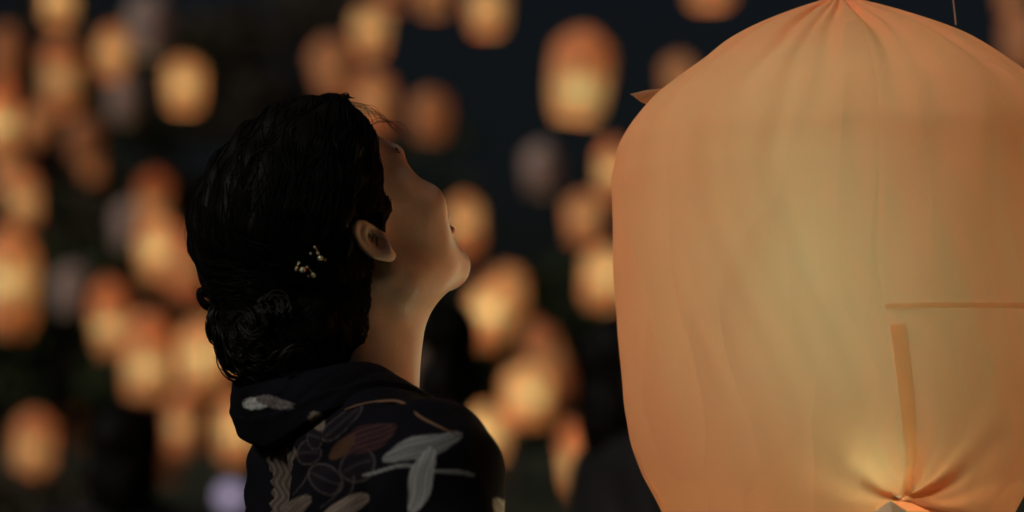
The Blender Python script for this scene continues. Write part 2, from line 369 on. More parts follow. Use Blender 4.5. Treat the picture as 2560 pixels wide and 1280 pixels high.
# px, py, w, h, shape, brightness, colour, lean, flame height, label
LANT = [
 (148, -15, 95, 150, 0, 1.25, GOLD, 0, .35, 'bright yellow lantern cut off by the top edge near the left corner'),
 (160, 185, 108, 215, 0, .80, FIRE, -4, .35, 'tall orange lantern hanging just below the bright one in the top left corner'),
 (2, 285, 96, 200, 1, 1.35, GOLD, 0, .3, 'bright lantern half cut by the left edge, upper part of photo'),
 (12, 130, 90, 150, 0, .35, AMBER, 0, .4, 'dim brown lantern at the left edge under the top left corner'),
 (88, 310, 78, 105, 0, .70, AMBER, 5, .4, 'small orange lantern touching the right of the bright left-edge lantern'),
 (283, 128, 92, 140, 0, 1.10, FIRE, 0, .4, 'bright round lantern in front of the grey mauve one, top left'),
 (372, 62, 130, 165, 0, .22, MAUVE, 0, .5, 'largest faint grey mauve lantern near the top left'),
 (462, 208, 108, 138, 0, 1.10, GOLD, 0, .4, 'single yellow lantern standing free left of the hair top'),
 (312, 246, 95, 120, 0, .12, MAUVE, 0, .5, 'very dim maroon lantern between two bright ones, upper left'),
 (232, 416, 66, 76, 1, .50, AMBER, 0, .5, 'small crisp-edged dull orange lantern, left side'),
 (212, 350, 95, 120, 0, .12, AMBER, 0, .4, 'barely lit brown lantern right above the small dull orange one'),
 (66, 492, 100, 145, 1, .75, GOLD, -6, .35, 'ochre lantern at left above the huge left-edge lantern'),
 (22, 425, 92, 110, 0, .62, AMBER, 0, .4, 'orange lantern at left edge above the ochre one'),
 (22, 700, 155, 290, 0, 1.3, FIRE, 0, .42, 'huge orange lantern half cut by the left edge at mid height'),
 (182, 722, 100, 130, 0, .15, MAUVE, 0, .5, 'faint grey mauve lantern right of the huge left-edge lantern'),
 (376, 495, 105, 150, 2, .60, AMBER, 6, .3, 'reddish lantern on top of the bright cluster left of the hair'),
 (325, 560, 90, 130, 0, .25, MAUVE, 0, .4, 'dim rosy lantern at the left flank of the cluster beside the hair'),
 (398, 620, 120, 180, 0, 1.4, FIRE, 0, .42, 'brightest lantern of the cluster left of the hair at mid height'),
 (480, 660, 120, 190, 0, .70, AMBER, -14, .4, 'orange lantern tucked directly behind the back of the hair'),
 (283, 790, 112, 205, 1, 1.05, FIRE, -5, .3, 'long bright upright lantern below the faint mauve one, left side'),
 (370, 885, 135, 245, 0, 1.15, FIRE, 0, .3, 'tall lantern whose bright foot is just above the dark child\'s head'),
 (508, 890, 140, 210, 0, 1.35, FIRE, 0, .42, 'bright lantern behind the loose hair strand at the nape'),
 (455, 1060, 88, 170, 1, .85, FIRE, 0, .4, 'orange lantern right of the dark child\'s head, lower left'),
 (592, 1070, 118, 190, 0, 1.3, FIRE, 0, .42, 'bright lantern touching the back of the collar'),
 (82, 1108, 118, 178, 0, 1.1, AMBER, 2, .35, 'lone orange lantern in the lower left corner above the hedge'),
 (210, 1060, 72, 115, 0, .28, AMBER, -8, .4, 'dim brown lantern left of the dark child\'s head'),
 (420, 1228, 66, 130, 0, .60, AMBER, 0, .4, 'small orange lantern at the bottom right of the dark child'),
 (926, 72, 108, 125, 0, .85, GOLD, 0, .42, 'ochre lantern high above the top of the head'),
 (850, 165, 120, 165, 0, .45, AMBER, -14, .4, 'dull orange lantern upper left of the pair above the head'),
 (940, 250, 115, 165, 0, .80, AMBER, -4, .4, 'orange lantern half hidden behind the top of the head'),
 (1218, 22, 108, 122, 0, .90, GOLD, 0, .45, 'ochre lantern cut by the top edge left of the big leaning one'),
 (1085, -12, 96, 95, 0, .40, GOLD, 0, .5, 'dim ochre lantern peeking in at the top edge, middle'),
 (985, -20, 100, 90, 0, .22, AMBER, 0, .5, 'very dim lantern peeking in at the top edge left of its neighbour'),
 (1078, 285, 105, 130, 0, .36, (1.0, .72, .52), 0, .5, 'dull pinkish lantern right of the top of the head'),
 (1438, 180, 180, 245, 3, 1.00, FIRE, 7, .22, 'large leaning lantern between the woman and the big lantern, near the top'),
 (1355, 420, 102, 135, 0, .18, MAUVE, 0, .5, 'faint grey mauve lantern in the dark gap right of the face'),
 (1460, 545, 108, 135, 0, .90, AMBER, 0, .45, 'round orange lantern left of the big lantern at mid height'),
 (1162, 565, 96, 170, 0, 1.05, FIRE, 0, .5, 'bright lantern right in front of the woman\'s mouth'),
 (1530, 425, 78, 165, 0, 1.35, GOLD, 0, .4, 'bright lantern sliced by the left side of the big lantern'),
 (1508, 690, 130, 165, 0, 1.15, GOLD, 5, .45, 'bright lantern half behind the big lantern above the dark head'),
 (1208, 780, 130, 185, 1, 1.30, GOLD, 10, .45, 'left and brighter half of the heart-shaped pair under the chin'),
 (1275, 725, 100, 130, 0, .95, FIRE, -6, .4, 'right half of the heart-shaped pair of lanterns under the chin'),
 (1318, 985, 138, 170, 0, 1.45, FIRE, 0, .45, 'bright round lantern lower middle, between the two dark heads'),
 (1405, 890, 100, 225, 0, .60, AMBER, -22, .4, 'slanted dull orange lantern left of the dark head by the big lantern'),
 (1208, 1085, 140, 155, 0, 1.45, FIRE, 0, .45, 'bright lantern just above the woman\'s right shoulder'),
 (1450, 1145, 108, 205, 2, 1.5, FIRE, -4, .35, 'bright lantern narrowing downwards in front of the dark figure'),
 (1775, -45, 140, 120, 0, .85, AMBER, 0, .4, 'lantern of which only the bottom shows at the top edge'),
 (1700, 190, 100, 110, 0, .50, AMBER, 0, .45, 'orange lantern peeking out at upper left of the big lantern'),
 (2525, -5, 66, 75, 0, .60, AMBER, 0, .45, 'small orange lantern in the top right corner'),
 (2560, 100, 120, 160, 0, .28, AMBER, 0, .45, 'dim brown lantern at the right edge behind the big lantern'),
]
def far_lantern(px, py, w, h, shape, br, col, lean, fh, label, size=None):
    D = min(max(0.56 * FPX / max(w - 8, 20), 13), 46)
    c = at(px, py, D); m = D / FPX
    fh = fh + .06; w, h = w * .87, h * .94; rad = w * m / 2; ht = h * m
    z0 = c[2] - ht / 2
    e = empty('sky_lantern', (c[0], c[1], max(z0, .5)))
    e.rotation_euler = (0, R(lean), (px * 7.3) % 6.28); e.scale = (rad, rad, ht / 2.35)
    if lean: e.rotation_mode = 'ZYX'; e.rotation_euler = (0, R(lean), 0)
    tag(e, label, 'lantern', 'glowing paper lanterns floating in the background')
    me = FAR_ENV[shape]; mk = M['paper_pale'] if col is MAUVE else M['paper_far']
    if not me.materials: me.materials.append(None)
    o = obj('paper_envelope', me, None, e); o.material_slots[0].link = 'OBJECT'; o.material_slots[0].material = mk
    obj('hoop', FAR_HOOP, None, e); obj('flame', FAR_FLAME, None, e)
    warm = MAUVE if col is MAUVE else (1.0, .84, .60)
    for pw, cl_, dy in ((GAIN * .62 * min(br, 1.0) * rad * rad * 4, warm, 0.0), (GAIN * 2.2 * br ** 1.4 * {GOLD: 1.25, FIRE: 1.0}.get(col, .6) * rad * rad * 4, (.36, 1.0, .74), -.52)):  # second, greenish lamp is added near the front for a paler core
        if col is MAUVE and dy: continue
        lo = bpy.data.objects.new('flame_fill_light', lamp_data(pw, cl_, rad * .2)); COL.objects.link(lo)
        lo.location = (c[0] + math.sin(R(lean)) * ht * fh, c[1] + rad * dy, z0 + ht * fh)
    return e
for a in LANT: far_lantern(*a)

# ------------------------------------------------------------------ pale globe lamp low at left
gp = at(574, 1240, 24.0); gl = empty('globe_lamp', (gp[0], gp[1], 0)); tag(gl, 'pale lavender globe lamp low behind the woman\'s back', 'lamp')
th = np.linspace(0, 2 * math.pi, 20, endpoint=False); ph = np.linspace(0, math.pi, 12)
v = np.stack([np.outer(np.cos(th), np.sin(ph)) * .12, np.outer(np.sin(th), np.sin(ph)) * .12, np.tile(np.cos(ph) * .12 + gp[2], (20, 1))], -1)
obj('globe', mesh('globe', v.reshape(-1, 3), grid_faces(20, 12, True)), M['globe'], gl)
v, f = tube([(0, 0, 0), (0, 0, .1), (0, 0, gp[2] - .15)], .05, .03, 10); obj('post', mesh('post', v, f), M['post'], gl)
v, f = tube([(0, 0, gp[2] - .2), (0, 0, gp[2] - .14)], .09, .07, 12); obj('collar_ring', mesh('collar_ring', v, f), M['post'], gl)

# ------------------------------------------------------------------ people in the crowd (seen from behind, out of focus)
def crowd_meshes(bun, seed):
    xs = np.arange(-.34, .345, .011, dtype=np.float32); ys = np.arange(-.26, .265, .011, dtype=np.float32); zs = np.arange(-.02, 1.66, .011, dtype=np.float32)
    P = np.stack(np.meshgrid(xs, ys, zs, indexing='ij'), -1); A = P.copy(); A[..., 0] = np.abs(A[..., 0])
    # body with face, ears, arms, five-fingered hands are coarse at this size
    d = ellq(P, (0, -.005, 1.51), (.072, .092, .082)); d = smin(d, ellq(P, (0, .045, 1.45), (.055, .045, .07)), .03)
    d = smin(d, cap(P, (0, .08, 1.465), (0, .102, 1.445), .008, .012), .012)
    d = smin(d, ellq(A, (.074, -.005, 1.47), (.010, .018, .03)), .006)
    d = smin(d, cap(P, (0, -.01, 1.44), (0, -.02, 1.3), .05, .055), .03)
    d = smin(d, cap(A, (.02, -.01, 1.29), (.16, -.01, 1.27), .05, .045), .05)
    d = smin(d, ellq(P, (0, 0, 1.1), (.15, .1, .22)), .06); d = smin(d, ellq(P, (0, 0, .88), (.16, .11, .14)), .06)
    d = smin(d, cap(A, (.175, -.01, 1.26), (.215, -.01, 1.0), .042, .034), .03); d = smin(d, cap(A, (.215, -.01, 1.0), (.22, .05, .77), .033, .024), .02)
    d = smin(d, ellq(A, (.22, .06, .70), (.016, .035, .055)), .015)
    d = smin(d, cap(A, (.085, 0, .85), (.085, .01, .46), .075, .05), .04); d = smin(d, cap(A, (.085, .01, .46), (.085, -.01, .08), .048, .032), .02)
    d = smin(d, cap(A, (.085, -.03, .035), (.09, .13, .03), .035, .03), .02)
    body = surface_nets(d, xs, ys, zs)
    hr = ellq(P, (0, -.018, 1.525), (.09, .108, .095)); hr = smax(hr, (P[..., 1] - .03) * .8 - .6 * (P[..., 2] - 1.47), .015)
    if bun: hr = smin(hr, ellq(P, (0, -.10, 1.46), (.06, .05, .055)), .02)
    else: hr = smin(hr, ellq(P, (0, -.045, 1.40), (.088, .075, .115)), .03)
    nn = .006 * (np.sin(P[..., 0] * 90 + P[..., 2] * 40) * np.sin(P[..., 2] * 70 + P[..., 1] * 55))
    hair = surface_nets(hr + nn, xs, ys, zs)
    c = smin(cap(A, (.03, -.015, 1.30), (.165, -.01, 1.275), .062, .058), ellq(P, (0, 0, 1.1), (.175, .125, .25)), .06)
    hh = np.hypot(P[..., 0] / 1.15, P[..., 1]) - (.13 + .08 * np.clip((1.0 - P[..., 2]) / .9, 0, 1)); hh = np.maximum(hh, np.maximum(P[..., 2] - 1.1, .06 - P[..., 2]))
    c = smin(c, hh, .05)
    c = smin(c, cap(A, (.175, -.01, 1.26), (.22, 0, .98), .06, .065), .03); c = smin(c, ellq(A, (.225, .02, .92), (.05, .1, .16)), .03)
    c = smax(c, -(np.hypot(P[..., 0], P[..., 1] + .01) - .062) - np.clip(1.33 - P[..., 2], 0, 1) * 4, .01)
    cl = surface_nets(c, xs, ys, zs)
    return [mesh(n_, *x) for n_, x in zip(('body', 'hair', 'clothing'), (body, hair, cl))]
CM = [crowd_meshes(True, 1), crowd_meshes(False, 2)]
for ms in CM:
    for me in ms: me.materials.append(M['hair'] if me.name.startswith('hair') else M['skin_far'])
CROWD = [ # px of head centre, depth, height, facing, variant, cloth, label
 (312, 5.6, 1.37, 4, 1, 'cloth_black', 'dark-haired child seen from behind at lower left, out of focus'),
 (1068, 6.0, 1.64, 78, 1, 'cloth_brown', 'person with dark hair standing behind the woman\'s throat'),
 (1572, 5.2, 1.55, -72, 1, 'cloth_black', 'person in black partly hidden by the big glowing lantern'),
]
for px, D, h, rz, var, cm, lab in CROWD:
    b = at(px, 1108, D); e = empty('person', (b[0], b[1], 0), R(rz)); s = h / 1.62; e.scale = (max(s, .93) if h > 1.35 else s * 1.05,) * 2 + (s,)
    tag(e, lab, 'person', 'people of the crowd behind the woman')
    me_b, me_h, me_c = CM[var]
    obj('body', me_b, None, e); obj('hair', me_h, None, e)
    o = obj('clothing', me_c, None, e); o.material_slots[0].link = 'OBJECT'; o.material_slots[0].material = M[cm]

# ------------------------------------------------------------------ the big lantern
LD = 2.36; LM = LD / FPX
apex = at(2100, -14, LD); rimc = at(2088, 1304, LD)
LH = apex[2] - rimc[2]; LR = 563 * LM
LC = np.array((rimc[0], rimc[1], rimc[2]))
bl = empty('sky_lantern', tuple(LC)); tag(bl, 'big glowing orange paper lantern filling the right of the photo', 'lantern')
NU, NT = 320, 180
def big_env(th, t, off=0.0):
    """th=0 faces the camera (-y), positive to the right"""
    sag = noise1(th * 1.0, 11, 4, 2.0)
    rr = prof(t) * LR * (1 + .018 * np.cos(4 * (th - .35)) * np.clip(t * 3, 0, 1) + .010 * noise1(th + 1.3 * t, 5, 4, 3.0) * np.clip(t * 4, 0, 1))
    rr = rr * (1 + .06 * np.clip(.35 - t, 0, 1) * np.sin(th) / .35 * 2.0 * np.clip(t * 8, 0, 1))
    # creases running down from the crown
    cr = 0 * th
    for th0, wd, dp, t1 in ((-.55, .05, 1.0, .34), (-.18, .045, .8, .40), (.12, .055, 1.5, .30), (.26, .05, .8, .42), (.62, .05, .8, .33), (-1.0, .06, .9, .30), (.95, .06, 1.0, .28), (-.34, .03, .5, .45), (1.4, .06, 1, .3), (-1.5, .06, 1, .3), (2.2, .06, 1, .3), (2.9, .06, 1, .3), (-2.3, .06, 1, .3)):
        x = (th - th0 - .25 * (t - .1) * np.sign(th0 + .02) + .02 * np.sin(t * 30 + th0 * 9) + np.pi) % (2 * np.pi) - np.pi
        cr = cr + dp * np.exp(-(x / (wd * (1 + 1.5 * t))) ** 2) * np.clip(t / .04, 0, 1) * np.clip((t1 - t) / t1, 0, 1)
    # gathers where the paper is pinched onto the hoop
    pn = 0 * th
    for th0, a in ((.265, 1.0), (-2.2, .8), (2.0, .8)):
        x = (th - th0 + np.pi) % (2 * np.pi) - np.pi
        dist = np.hypot(x * .8, (1 - t) * 2.0) + 1e-6; ang = np.arctan2(x * .8, (1 - t) * 2.0)
        fan = np.cos(ang * 9 + .6) + .6 * np.cos(ang * 17 + 2 * np.sin(dist * 5)) 
        pn = pn + a * (fan * np.exp(-(dist / .32) ** 2) * np.clip(dist / .05, 0, 1) + 2.2 * np.exp(-(dist / .16) ** 2))
    soft = noise1(th * 1.0 + .25 * np.sin(t * 5), 21, 5, 4.0) * np.sin(np.pi * np.clip(t, 0, 1)) * .0028
    rr = rr - .008 * cr - .0055 * pn + 1.8 * soft + off
    z = LH * (1 - t) - .004 * cr + .013 * np.exp(-(((th - .265 + np.pi) % (2 * np.pi) - np.pi) / .16) ** 2) * np.clip((t - .8) / .2, 0, 1) ** 2 \
        - .010 * (np.cos(4 * (th - .265) + np.pi)) * np.clip((t - .8) / .2, 0, 1) ** 2
    cxo = (1 - t) * (apex[0] - rimc[0]); cyo = (1 - t) * (apex[1] - rimc[1])
    return np.stack([cxo + rr * np.sin(th), cyo - rr * np.cos(th), z], -1)
SEAM = [.03 + k * math.pi / 2 for k in (-2, -1, 0, 1)]
tt = np.linspace(0, 1, NT) ** 1.15
for i, a0 in enumerate(SEAM):
    a1 = a0 + math.pi / 2
    th = np.linspace(a0, a1, NU // 4); TH, T = np.meshgrid(th, tt, indexing='ij')
    TH0 = TH; TH = TH + .235 * np.clip((T - .55) / .45, 0, 1)
    obj('paper_panel', mesh('paper_panel', big_env(TH, T, -.0012 * np.exp(-(np.minimum(TH0 - a0, a1 - TH0) / .012) ** 2) * np.clip(T * 6, 0, 1)).reshape(-1, 3), grid_faces(NU // 4, NT)), M['paper'], bl)
def strip(th_a, t_a, th_b, t_b, wid, n=40, name='seam_strip'):
    ts = np.linspace(0, 1, n); th = th_a + (th_b - th_a) * ts; t = t_a + (t_b - t_a) * ts
    d = np.array((th_b - th_a, -(t_b - t_a) * 2.0)); d /= np.linalg.norm(d); pth, pt = -d[1], -d[0] / 2.0
    k = np.linspace(-.5, .5, 6); TH = th[:, None] + k * wid * pth; T = t[:, None] + k * wid * pt
    return obj(name, mesh(name, big_env(TH, np.clip(T, 0, 1), .0016).reshape(-1, 3), grid_faces(n, 6)), M['paper_strip'], bl)
strip(.115, .645, .255, .985, .065)                    # dark doubled band down to the pinch
strip(.06, .615, 1.35, .602, .018)                   # level seam to the right
# lifted paper corner at upper left
ca = big_env(np.array(-1.42), np.array(.215)); cb = big_env(np.array(-1.42), np.array(.185)); ce = at(1571, 249, LD) - LC
ce[1] = ca[1] - .01
cv = np.array([ca, cb, ce, ca + (0, .002, 0), cb + (0, .002, 0), ce + (0, .002, 0), (ca + ce) / 2 + (.002, -.001, -.003), (cb + ce) / 2 + (0, -.001, .001)])
obj('paper_corner', mesh('paper_corner', cv, [(0, 6, 2, 7, 1), (3, 4, 5), (0, 3, 5, 2, 6), (1, 7, 2, 5, 4), (0, 1, 4, 3)], False), M['paper_strip'], bl)
v, f = ring(.745 * LR, .0022, .004, 60, 6); obj('hoop', mesh('hoop', v, f), M['bamboo'], bl)
for a in (.4, .4 + math.pi / 2):
    p = np.array([(math.cos(a), math.sin(a), 0), (0, 0, 0), (-math.cos(a), -math.sin(a), 0)]) * .745 * LR + (0, 0, .004)
    v, f = tube(p, .0008, None, 5); obj('cross_wire', mesh('cross_wire', v, f), M['wire'], bl)
v = np.array([(x, y, z) for z in (.008, .022) for x, y in ((-.03, -.03), (.03, -.03), (.03, .03), (-.03, .03))])
obj('fuel_pad', mesh('fuel_pad', v, [(0, 3, 2, 1), (4, 5, 6, 7), (0, 1, 5, 4), (1, 2, 6, 5), (2, 3, 7, 6), (3, 0, 4, 7)], False), M['wax'], bl)
fo = obj('flame', flame_mesh(.022, .11), M['flame'], bl); fo.location = (0, 0, .022)
# little white paper tab at the pinch
tp = at(2226, 1252, LD - .178) - LC; m_ = LM * .92
v = np.array([tp, tp + (-38 * m_, .004, -26 * m_), tp + (4 * m_, -.003, -40 * m_), tp + (44 * m_, .004, -26 * m_)]); v = np.vstack([v, v + (0, .001, 0)])
obj('paper_tab', mesh('paper_tab', v, [(0, 1, 2, 3), (7, 6, 5, 4), (0, 4, 5, 1), (1, 5, 6, 2), (2, 6, 7, 3), (3, 7, 4, 0)], False), M['paper_white'], bl)
# thread leaving the crown upwards
p0 = at(2390, 62, LD + .02) - LC; p1 = at(2371, -60, LD + .02) - LC; p2 = at(2350, -300, LD + .02) - LC
v, f = tube(smooth_path([p0, (p0 + p1) / 2 + (.001, 0, 0), p1, p2], 16), .0007, None, 5); obj('thread', mesh('thread', v, f), M['thread'], bl)
def big_light(px, py, dep, pw, rad, col):
    lo = bpy.data.objects.new('flame_fill_light', lamp_data(pw, col, rad)); COL.objects.link(lo); lo.location = at(px, py, dep); return lo
big_light(2370, 650, LD + .0, .31, .06, EMBER)  # added red-orange base glow, off the flame and toward the darker right side
for lx_ in (1850, 2070, 2290):
    for ly_, ex in ((400, .9), (640, 1.1), (880, .9)): big_light(lx_ + (ly_ - 640) * .1, ly_, LD - (.13 if lx_ == 2070 else .10), (.42 if lx_ == 2070 else .035) * ex, .04, CORE_FILL)  # greenish fill lamps added behind the front paper to whiten its middle
big_light(2168, 1125, LD - .158, .17, .012, (.55, 1.0, .72))  # extra lamp close to the paper makes the low hot spot

# added unseen lanterns that light the face: one low, one behind the big lantern
for (x, y, z, rad, ht, pw, lab) in ((.35, 2.36, .52, .22, .54, 15.0, 'added pale fill lantern, unseen below the big glowing lantern'), (.41, 3.02, 1.21, .20, .50, 11.0, 'added pale fill lantern hidden right behind the big glowing lantern'),):
    e = empty('sky_lantern', (x, y, z)); e.scale = (rad, rad, ht / 2.35); tag(e, lab, 'lantern')
    o = obj('paper_envelope', FAR_ENV[0], None, e); o.material_slots[0].link = 'OBJECT'; o.material_slots[0].material = M['paper_white']
    obj('hoop', FAR_HOOP, None, e); obj('flame', FAR_FLAME, None, e)
    lo = bpy.data.objects.new('flame_fill_light', lamp_data(pw, FIRE, .04)); COL.objects.link(lo); lo.location = (x, y, z + ht * .3)

# ------------------------------------------------------------------ the woman
PHI, THETA, ROLL, HS = R(51.5), R(40.5), R(4), 1.08
HO = at(826, 602, 2.27)                      # middle of the ear axis
f0 = np.array((math.sin(PHI), math.cos(PHI), 0)); up = np.array((0, 0, 1.0)); lat = np.array((math.cos(PHI), -math.sin(PHI), 0))
HX, HY, HZ = lat, math.cos(THETA) * f0 + math.sin(THETA) * up, math.cos(THETA) * up - math.sin(THETA) * f0
HX, HZ = math.cos(ROLL) * HX + math.sin(ROLL) * HZ, math.cos(ROLL) * HZ - math.sin(ROLL) * HX
HM = np.stack([HX, HY, HZ], 1) * HS            # local -> world
def h2w(p): return HO + np.asarray(p, float) @ HM.T
def w2h(p): return ((p - HO.astype(np.float32)) @ np.linalg.inv(HM).T.astype(np.float32))
TPHI = R(60); NB = at(895, 962, 2.27)          # neck base
tf = np.array((math.sin(TPHI), math.cos(TPHI), 0)); tl = np.array((math.cos(TPHI), -math.sin(TPHI), 0))
TM = np.stack([tl, tf, up], 1)
def t2w(p): return NB + np.asarray(p, float) @ TM.T
def w2t(p): return (p - NB.astype(np.float32)) @ TM.astype(np.float32)

def head_sdf(q):
    a = q.copy(); a[..., 0] = np.abs(a[..., 0])
    d = ellq(q, (0, -.006, .036), (.068, .078, .070))
    d = smin(d, ellq(q, (0, .032, .045), (.062, .056, .060)), .03)
    d = smin(d, ellq(q, (0, .045, -.015), (.054, .044, .066)), .03)
    d = smin(d, ellq(a, (.042, .064, -.022), (.025, .028, .023)), .018)
    d = smin(d, ellq(a, (.034, .057, -.047), (.021, .022, .022)), .022)
    d = smin(d, cap(a, (.055, .000, -.040), (.050, .010, -.058), .013, .013), .03)
    d = smin(d, cap(a, (.050, .010, -.058), (.012, .073, -.093), .013, .013), .022)
    d = smin(d, ellq(q, (0, .084, -.095), (.019, .017, .014)), .018)
    d = smin(d, ellq(q, (0, .064, -.058), (.034, .032, .032)), .022)
    d = smin(d, ellq(q, (0, .02, -.075), (.045, .055, .022)), .03)
    d = smin(d, ellq(a, (.026, .076, .028), (.026, .014, .010)), .015)
    d = smax(d, -ellq(a, (.031, .104, .008), (.019, .017, .012)), .012)
    d = smin(d, ellq(a, (.031, .0745, .009), (.0135, .0125, .012)), .005)
    d = smin(d, ellq(a, (.046, .056, .006), (.018, .018, .020)), .018)
    d = smin(d, cap(q, (0, .088, .022), (0, .1035, -.018), .006, .0075), .012)
    d = smin(d, ellq(a, (.009, .096, -.024), (.007, .009, .007)), .006)
    d = smin(d, ellq(q, (0, .0972, -.0535), (.024, .010, .0060)), .004)
    d = smin(d, ellq(q, (0, .0955, -.0660), (.021, .010, .0062)), .004)
    # ears
    ec = np.array((.0725, -.008, -.006), np.float32); ta = R(-3)
    e = a - ec; wv = e[..., 0] * math.cos(ta) + e[..., 1] * math.sin(ta) * -1 * -1; 
    uu = e[..., 1] * math.cos(ta) - e[..., 0] * math.sin(ta) * 1; wv = e[..., 0] * math.cos(ta) + e[..., 1] * math.sin(ta)
    uu = uu + .15 * e[..., 2]; vv = e[..., 2]
    uu, vv, wv = uu / .7, (vv - .002) / .7, wv / .7
    E = np.stack([uu, vv, wv], -1)
    au = ellq(E, (-.003, 0, .004), (.0185, .031, .0065))
    au = smax(au, -ellq(E, (.002, -.002, .0098), (.0112, .018, .0098)), .0025)
    rho = np.sqrt((uu + .003) ** 2 / .0175 ** 2 + (vv - .003) ** 2 / .029 ** 2)
    helix = np.sqrt(((rho - .93) * .02) ** 2 + (wv - .0085) ** 2) - .0034 + np.clip(uu - .004, 0, 1) * .35
    au = smin(au, helix, .003)
    rho2 = np.sqrt((uu - .000) ** 2 / .0105 ** 2 + (vv + .000) ** 2 / .019 ** 2)
    au = smin(au, np.sqrt(((rho2 - .95) * .014) ** 2 + (wv - .0065) ** 2) - .0022 + np.clip(uu - .001, 0, 1) * .5, .003)
    au = smin(au, ellq(E, (.0125, -.004, .0055), (.0045, .0065, .0045)), .003)
    au = smin(au, ellq(E, (.000, -.027, .005), (.0095, .009, .0048)), .004)
    d = smin(d, au * .7, .004)
    return d

def axis(*segs):
    out = []
    for a, b, s in segs: out.append(np.arange(a, b, s))
    return np.concatenate(out).astype(np.float32)
hx, hy, hz = HO
xs = axis((hx - .36, hx - .15, .012), (hx - .15, hx + .175, .0023), (hx + .175, hx + .38, .012))
ys = axis((hy - .34, hy - .14, .012), (hy - .14, hy + .155, .0023), (hy + .155, hy + .36, .012))
zs = axis((-.02, 1.24, .014), (1.24, hz + .17, .0023))
P = np.stack(np.meshgrid(xs, ys, zs, indexing='ij'), -1)
def body_sdf(P):
    t = w2t(P); t = t.copy(); t[..., 1] -= np.clip(-t[..., 0], 0, .3) * .22 * np.clip((-t[..., 2] - .01) / .05, 0, 1)
    A = t.copy(); A[..., 0] = np.abs(A[..., 0])
    nb = t2w((0, -.005, -.02)); nt_ = h2w((0, -.018, -.035)); nt2 = h2w((0, .030, -.070)); nf = t2w((0, .010, -.03))
    d = cap(P, nt_, nb, .049, .055); d = smin(d, cap(P, nt2, nf, .034, .038), .03)
    d = smin(d, cap(A, (.02, -.005, -.05), (.15, .0, -.08), .036, .036), .03)
    d = smin(d, ellq(t, (0, .042, -.25), (.125, .062, .17)), .03); d = smin(d, ellq(t, (0, .045, -.47), (.11, .075, .15)), .04)
    d = smin(d, cap(A, (.17, -.01, -.08), (.205, .0, -.34), .042, .034), .03); d = smin(d, cap(A, (.205, 0, -.34), (.12, .17, -.40), .033, .024), .02)
    d = smin(d, ellq(A, (.085, .205, -.405), (.045, .022, .016)), .015)
    d = smin(d, cap(A, (.085, 0, -.5), (.085, .01, -.88), .075, .05), .04); d = smin(d, cap(A, (.085, .01, -.88), (.085, -.01, -1.26), .048, .032), .02)
    d = smin(d, cap(A, (.085, -.03, -1.29), (.09, .12, -1.30), .034, .028), .02)
    return d
d = body_sdf(P)
hb_ = np.ix_((xs > hx - .145) & (xs < hx + .17), (ys > hy - .135) & (ys < hy + .15), zs > 1.30)
d[hb_] = smin(d[hb_], head_sdf(w2h(P[hb_])), .018)
v, f = surface_nets(d, xs, ys, zs)
woman = empty('person', (NB[0], NB[1], 0)); tag(woman, 'woman in dark floral yukata seen from behind, looking up at the lanterns', 'person')
WB = np.array((NB[0], NB[1], 0))
me = mesh('body', v - WB, f)
q = w2h(v.astype(np.float32))
tone = np.tile(np.array((0.84, 0.59, 0.46)), (len(v), 1))
lip = np.clip(1.3 - np.sqrt((q[:, 0] / .023) ** 2 + ((q[:, 1] - .097) / .012) ** 2 + ((q[:, 2] + .057) / .011) ** 2), 0, .25) * 4
tone = tone * (1 - lip[:, None]) + np.array((.66, .36, .29)) * lip[:, None]
vcol(me, tone, 'tone'); obj('body', me, M['skin'], woman)
for s in (-1, 1):                                # eyes and brows
    ec = h2w((s * .031, .0762, .0095)); th = np.linspace(0, 2 * math.pi, 16, endpoint=False); ph = np.linspace(0, math.pi, 10)
    sp = np.stack([np.outer(np.cos(th), np.sin(ph)), np.outer(np.sin(th), np.sin(ph)), np.tile(np.cos(ph), (16, 1))], -1).reshape(-1, 3)
    eo = obj('eye', mesh('eye', ec + sp * .0115 - WB, grid_faces(16, 10, True)), M['eye'], woman)
    ic = h2w((s * .031, .0865, .011)); obj('iris', mesh('iris', ic + sp * .0035 - WB, grid_faces(16, 10, True)), M['iris'], eo)
    n = 34; u = rng.random(n); pts = []
    for k in range(n):
        x = .014 + .040 * u[k]; z = .033 + .006 * math.sin(u[k] * 2.6) - .004 * u[k] + rng.normal(0, .0011); y = .0905 - 9.5 * (x - .012) ** 2
        pts.append([h2w((s * (x + i * .0025), y - i * .0006, z + .001 * i * (1 - u[k]))) for i in range(4)])
    bv, bf = tubes(np.array(pts), np.tile(np.array([.0003, .0004, .0003, .0001]), (n, 1)))
    obj('eyebrow', mesh('eyebrow', bv - WB, bf), M['hair_loose'], woman)

# hair ------------------------------------------------------------
BUN = np.array((0.0, -.084, -.034))
def hair_sdf(q):
    a = q.copy(); a[..., 0] = np.abs(a[..., 0])
    d = ellq(q, (0, -.018, .038), (.083, .093, .083))
    d = smin(d, ellq(q, (0, .030, .070), (.066, .060, .047)), .03)
    front = (.8 * (q[..., 1] - .033) - .6 * q[..., 2])
    front = front + .006 * np.sin(q[..., 0] * 60)
    d = smax(d, front, .014)
    d = smax(d, -ellq(a, (.082, .002, -.002), (.020, .026, .036)), .008)
    d = smin(d, ellq(q, (0, -.066, -.018), (.056, .050, .060)), .03)
    d = smin(d, ellq(q, BUN, (.066, .048, .050)), .012)
    d = smin(d, cap(a, (.062, -.038, .004), (.036, -.058, -.056), .012, .010), .02)
    g = .0018 * np.sin(q[..., 0] * 260 + 40 * q[..., 2]) + .002 * np.sin(q[..., 2] * 170 + q[..., 0] * 120) * np.sin(q[..., 1] * 140)
    return d + g
